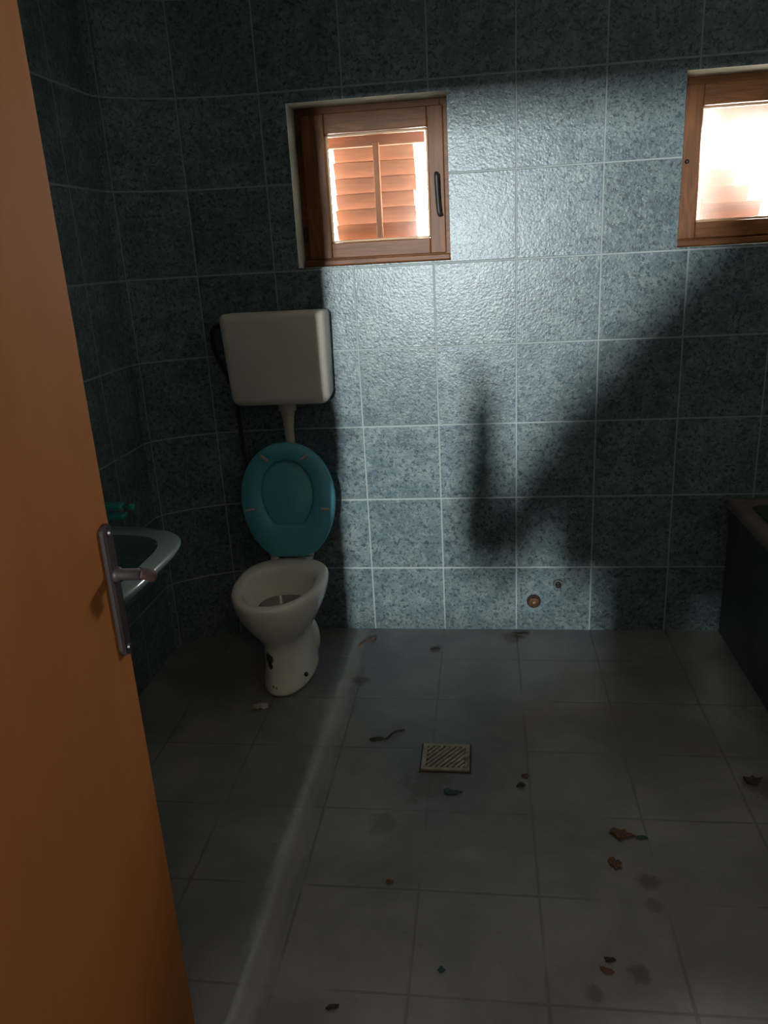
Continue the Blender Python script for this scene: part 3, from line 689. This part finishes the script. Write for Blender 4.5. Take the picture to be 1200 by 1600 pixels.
# ------------------------------------------------------------------ the person in the hall behind the camera, whose shadow falls on the wall
def person():
    root = tag(empty('person', (0.12, -3.80, 0)), 'person in dark jacket and trousers standing in the hall, one arm bent up', 'person')
    bm = bmesh.new(); lay = bm.verts.layers.skin.verify(); V = {}
    def v(n, x, y, z, r, r2=None, par=None):
        q = bm.verts.new((x, y, z)); q[lay].radius = (r, r2 or r); V[n] = q
        if par: bm.edges.new((V[par], q))
        return q
    q = v('pelvis', 0.02, 0, 1.00, 0.145, 0.11); q[lay].use_root = True
    v('waist', 0.03, 0, 1.14, 0.135, 0.10, 'pelvis'); v('chest', 0.03, 0, 1.34, 0.160, 0.11, 'waist'); v('upper', 0.04, 0, 1.47, 0.11, 0.09, 'chest')
    v('neck', 0.05, 0.01, 1.58, 0.055, 0.055, 'upper'); v('jaw', 0.06, 0.02, 1.66, 0.068, 0.07, 'neck'); v('skull', 0.065, 0.02, 1.75, 0.080, 0.088, 'jaw'); v('crown', 0.065, 0.015, 1.82, 0.055, 0.06, 'skull')
    for s in (-1, 1):
        c = 'a%d' % s
        v(c+'hip', -0.01+s*0.11, 0, 0.90, 0.088, 0.088, 'pelvis'); v(c+'knee', -0.02+s*0.15, 0.02, 0.49, 0.056, 0.058, c+'hip')
        v(c+'ankle', -0.02+s*0.16, -0.01, 0.09, 0.038, 0.04, c+'knee'); v(c+'heel', -0.02+s*0.16, 0.03, 0.045, 0.036, 0.036, c+'ankle'); v(c+'toe', -0.02+s*0.18, 0.18, 0.038, 0.032, 0.03, c+'heel')
    v('shl', -0.24, 0, 1.38, 0.070, 0.065, 'upper'); v('ell', -0.49, 0.05, 0.98, 0.045, 0.045, 'shl'); v('wrl', -0.497, 0.12, 1.27, 0.026, 0.03, 'ell'); v('pml', -0.497, 0.13, 1.33, 0.030, 0.018, 'wrl')
    v('shr', 0.24, 0, 1.43, 0.065, 0.06, 'upper'); v('elr', 0.31, -0.02, 1.14, 0.045, 0.045, 'shr'); v('wrr', 0.33, 0.05, 0.90, 0.027, 0.03, 'elr'); v('pmr', 0.33, 0.06, 0.83, 0.034, 0.018, 'wrr')
    for k in range(4):
        dx = (k-1.5)*0.019; L = (0.062, 0.072, 0.068, 0.052)[k]
        v('fl%d' % k, -0.497+dx, 0.14, 1.36, 0.009, 0.009, 'pml'); v('gl%d' % k, -0.497+dx, 0.155, 1.36+L*0.5, 0.008, 0.008, 'fl%d' % k)
        v('fr%d' % k, 0.33+dx, 0.07, 0.78, 0.009, 0.009, 'pmr'); v('gr%d' % k, 0.33+dx, 0.085, 0.78-L*0.7, 0.008, 0.008, 'fr%d' % k)
    v('tl', -0.46, 0.16, 1.34, 0.010, 0.010, 'pml'); v('tr', 0.29, 0.10, 0.82, 0.010, 0.010, 'pmr')
    me = bpy.data.meshes.new('body'); bm.to_mesh(me); bm.free()
    skin = plain('skin', (0.50, 0.30, 0.21), 0.55); body = link('body', me, skin, root)
    body.modifiers.new('skin', 'SKIN'); ss = body.modifiers.new('sub', 'SUBSURF'); ss.levels = 2; ss.render_levels = 2
    hair = plain('dark_hair', (0.03, 0.02, 0.015), 0.7)
    bm = bmesh.new(); bmesh.ops.create_uvsphere(bm, u_segments=24, v_segments=16, radius=0.108)
    for q in [q for q in bm.verts if q.co.z < -0.01 and q.co.y > -0.02 or q.co.z < -0.07]: bm.verts.remove(q)
    bmesh.ops.translate(bm, vec=(0.065, 0.008, 1.775), verts=bm.verts); bmobj('hair', bm, hair, root, True)
    jk = plain('dark_jacket', (0.05, 0.055, 0.06), 0.85)
    def sil(z, cx, hw, hd): return [(cx+hw*math.cos(2*math.pi*k/28), hd*math.sin(2*math.pi*k/28), z) for k in range(28)]
    bm = bmesh.new(); loft(bm, [sil(z, c, w_, d_) for z, c, w_, d_ in ((0.92, 0.0, 0.34, 0.17), (1.00, 0.0, 0.35, 0.18), (1.12, 0.0, 0.37, 0.17), (1.24, 0.0, 0.365, 0.165), (1.34, 0.0, 0.345, 0.16), (1.43, 0.02, 0.28, 0.14), (1.53, 0.08, 0.265, 0.12), (1.61, 0.12, 0.235, 0.11), (1.69, 0.14, 0.185, 0.115), (1.74, 0.12, 0.12, 0.11))], True, False)
    bmobj('jacket', bm, jk, root, True)
    bm = bmesh.new(); tube(bm, catmull([(-0.22, 0, 1.38), (-0.36, 0.02, 1.18), (-0.465, 0.05, 1.00), (-0.50, 0.08, 1.06), (-0.497, 0.11, 1.26)], 5), [0.065, 0.063, 0.061, 0.06, 0.06, 0.062, 0.064, 0.066, 0.068, 0.070, 0.072, 0.072, 0.070, 0.066, 0.062, 0.058, 0.052, 0.048, 0.043, 0.038, 0.034], 16); bmobj('jacket_sleeve', bm, jk, root, True)
    bm = bmesh.new(); tube(bm, [(0.24, 0, 1.44), (0.31, -0.02, 1.14), (0.33, 0.045, 0.92)], [0.08, 0.062, 0.045], 16); bmobj('jacket_sleeve', bm, jk, root, True)
    tr = plain('dark_trousers', (0.04, 0.045, 0.06), 0.9)
    for s in (-1, 1):
        bm = bmesh.new(); tube(bm, [(0.03+s*0.085, 0, 0.99), (-0.01+s*0.125, 0, 0.90), (-0.02+s*0.15, 0.02, 0.49), (-0.02+s*0.16, -0.01, 0.08)], [0.115, 0.105, 0.078, 0.062], 16); bmobj('trouser_leg', bm, tr, root, True)
    root.scale = (1, 1, 0.97)
    return root
person()

# low cabinet added unseen behind the camera to keep daylight off the floor
hc = tag(empty('hall_shade_cabinet', (-0.02, -4.35, 0)), 'low brown cabinet added unseen in the hall to shade the bathroom floor', 'cabinet')
CAB = wood('added_cabinet_wood', (0.20, 0.11, 0.06), (0.12, 0.06, 0.03), 'Z')
bm = bmesh.new(); box(bm, -0.678, 0.65, -0.19, 0.19, 0.0, 0.805, 0.004); bmobj('body', bm, CAB, hc)
bm = bmesh.new(); box(bm, -0.682, 0.66, -0.20, 0.215, 0.805, 0.83, 0.004); bmobj('top', bm, CAB, hc)
for x in (-0.61, 0.02):
    bm = bmesh.new(); box(bm, x, x+0.60, 0.191, 0.208, 0.06, 0.65, 0.004); d_ = bmobj('door', bm, CAB, hc)
    bm = bmesh.new(); kx = x+0.55 if x < 0 else x+0.05; tube(bm, [(kx, 0.205, 0.45), (kx, 0.222, 0.45), (kx, 0.230, 0.45)], [0.006, 0.008, 0.012], 12); bmobj('knob', bm, IRON, d_, True)
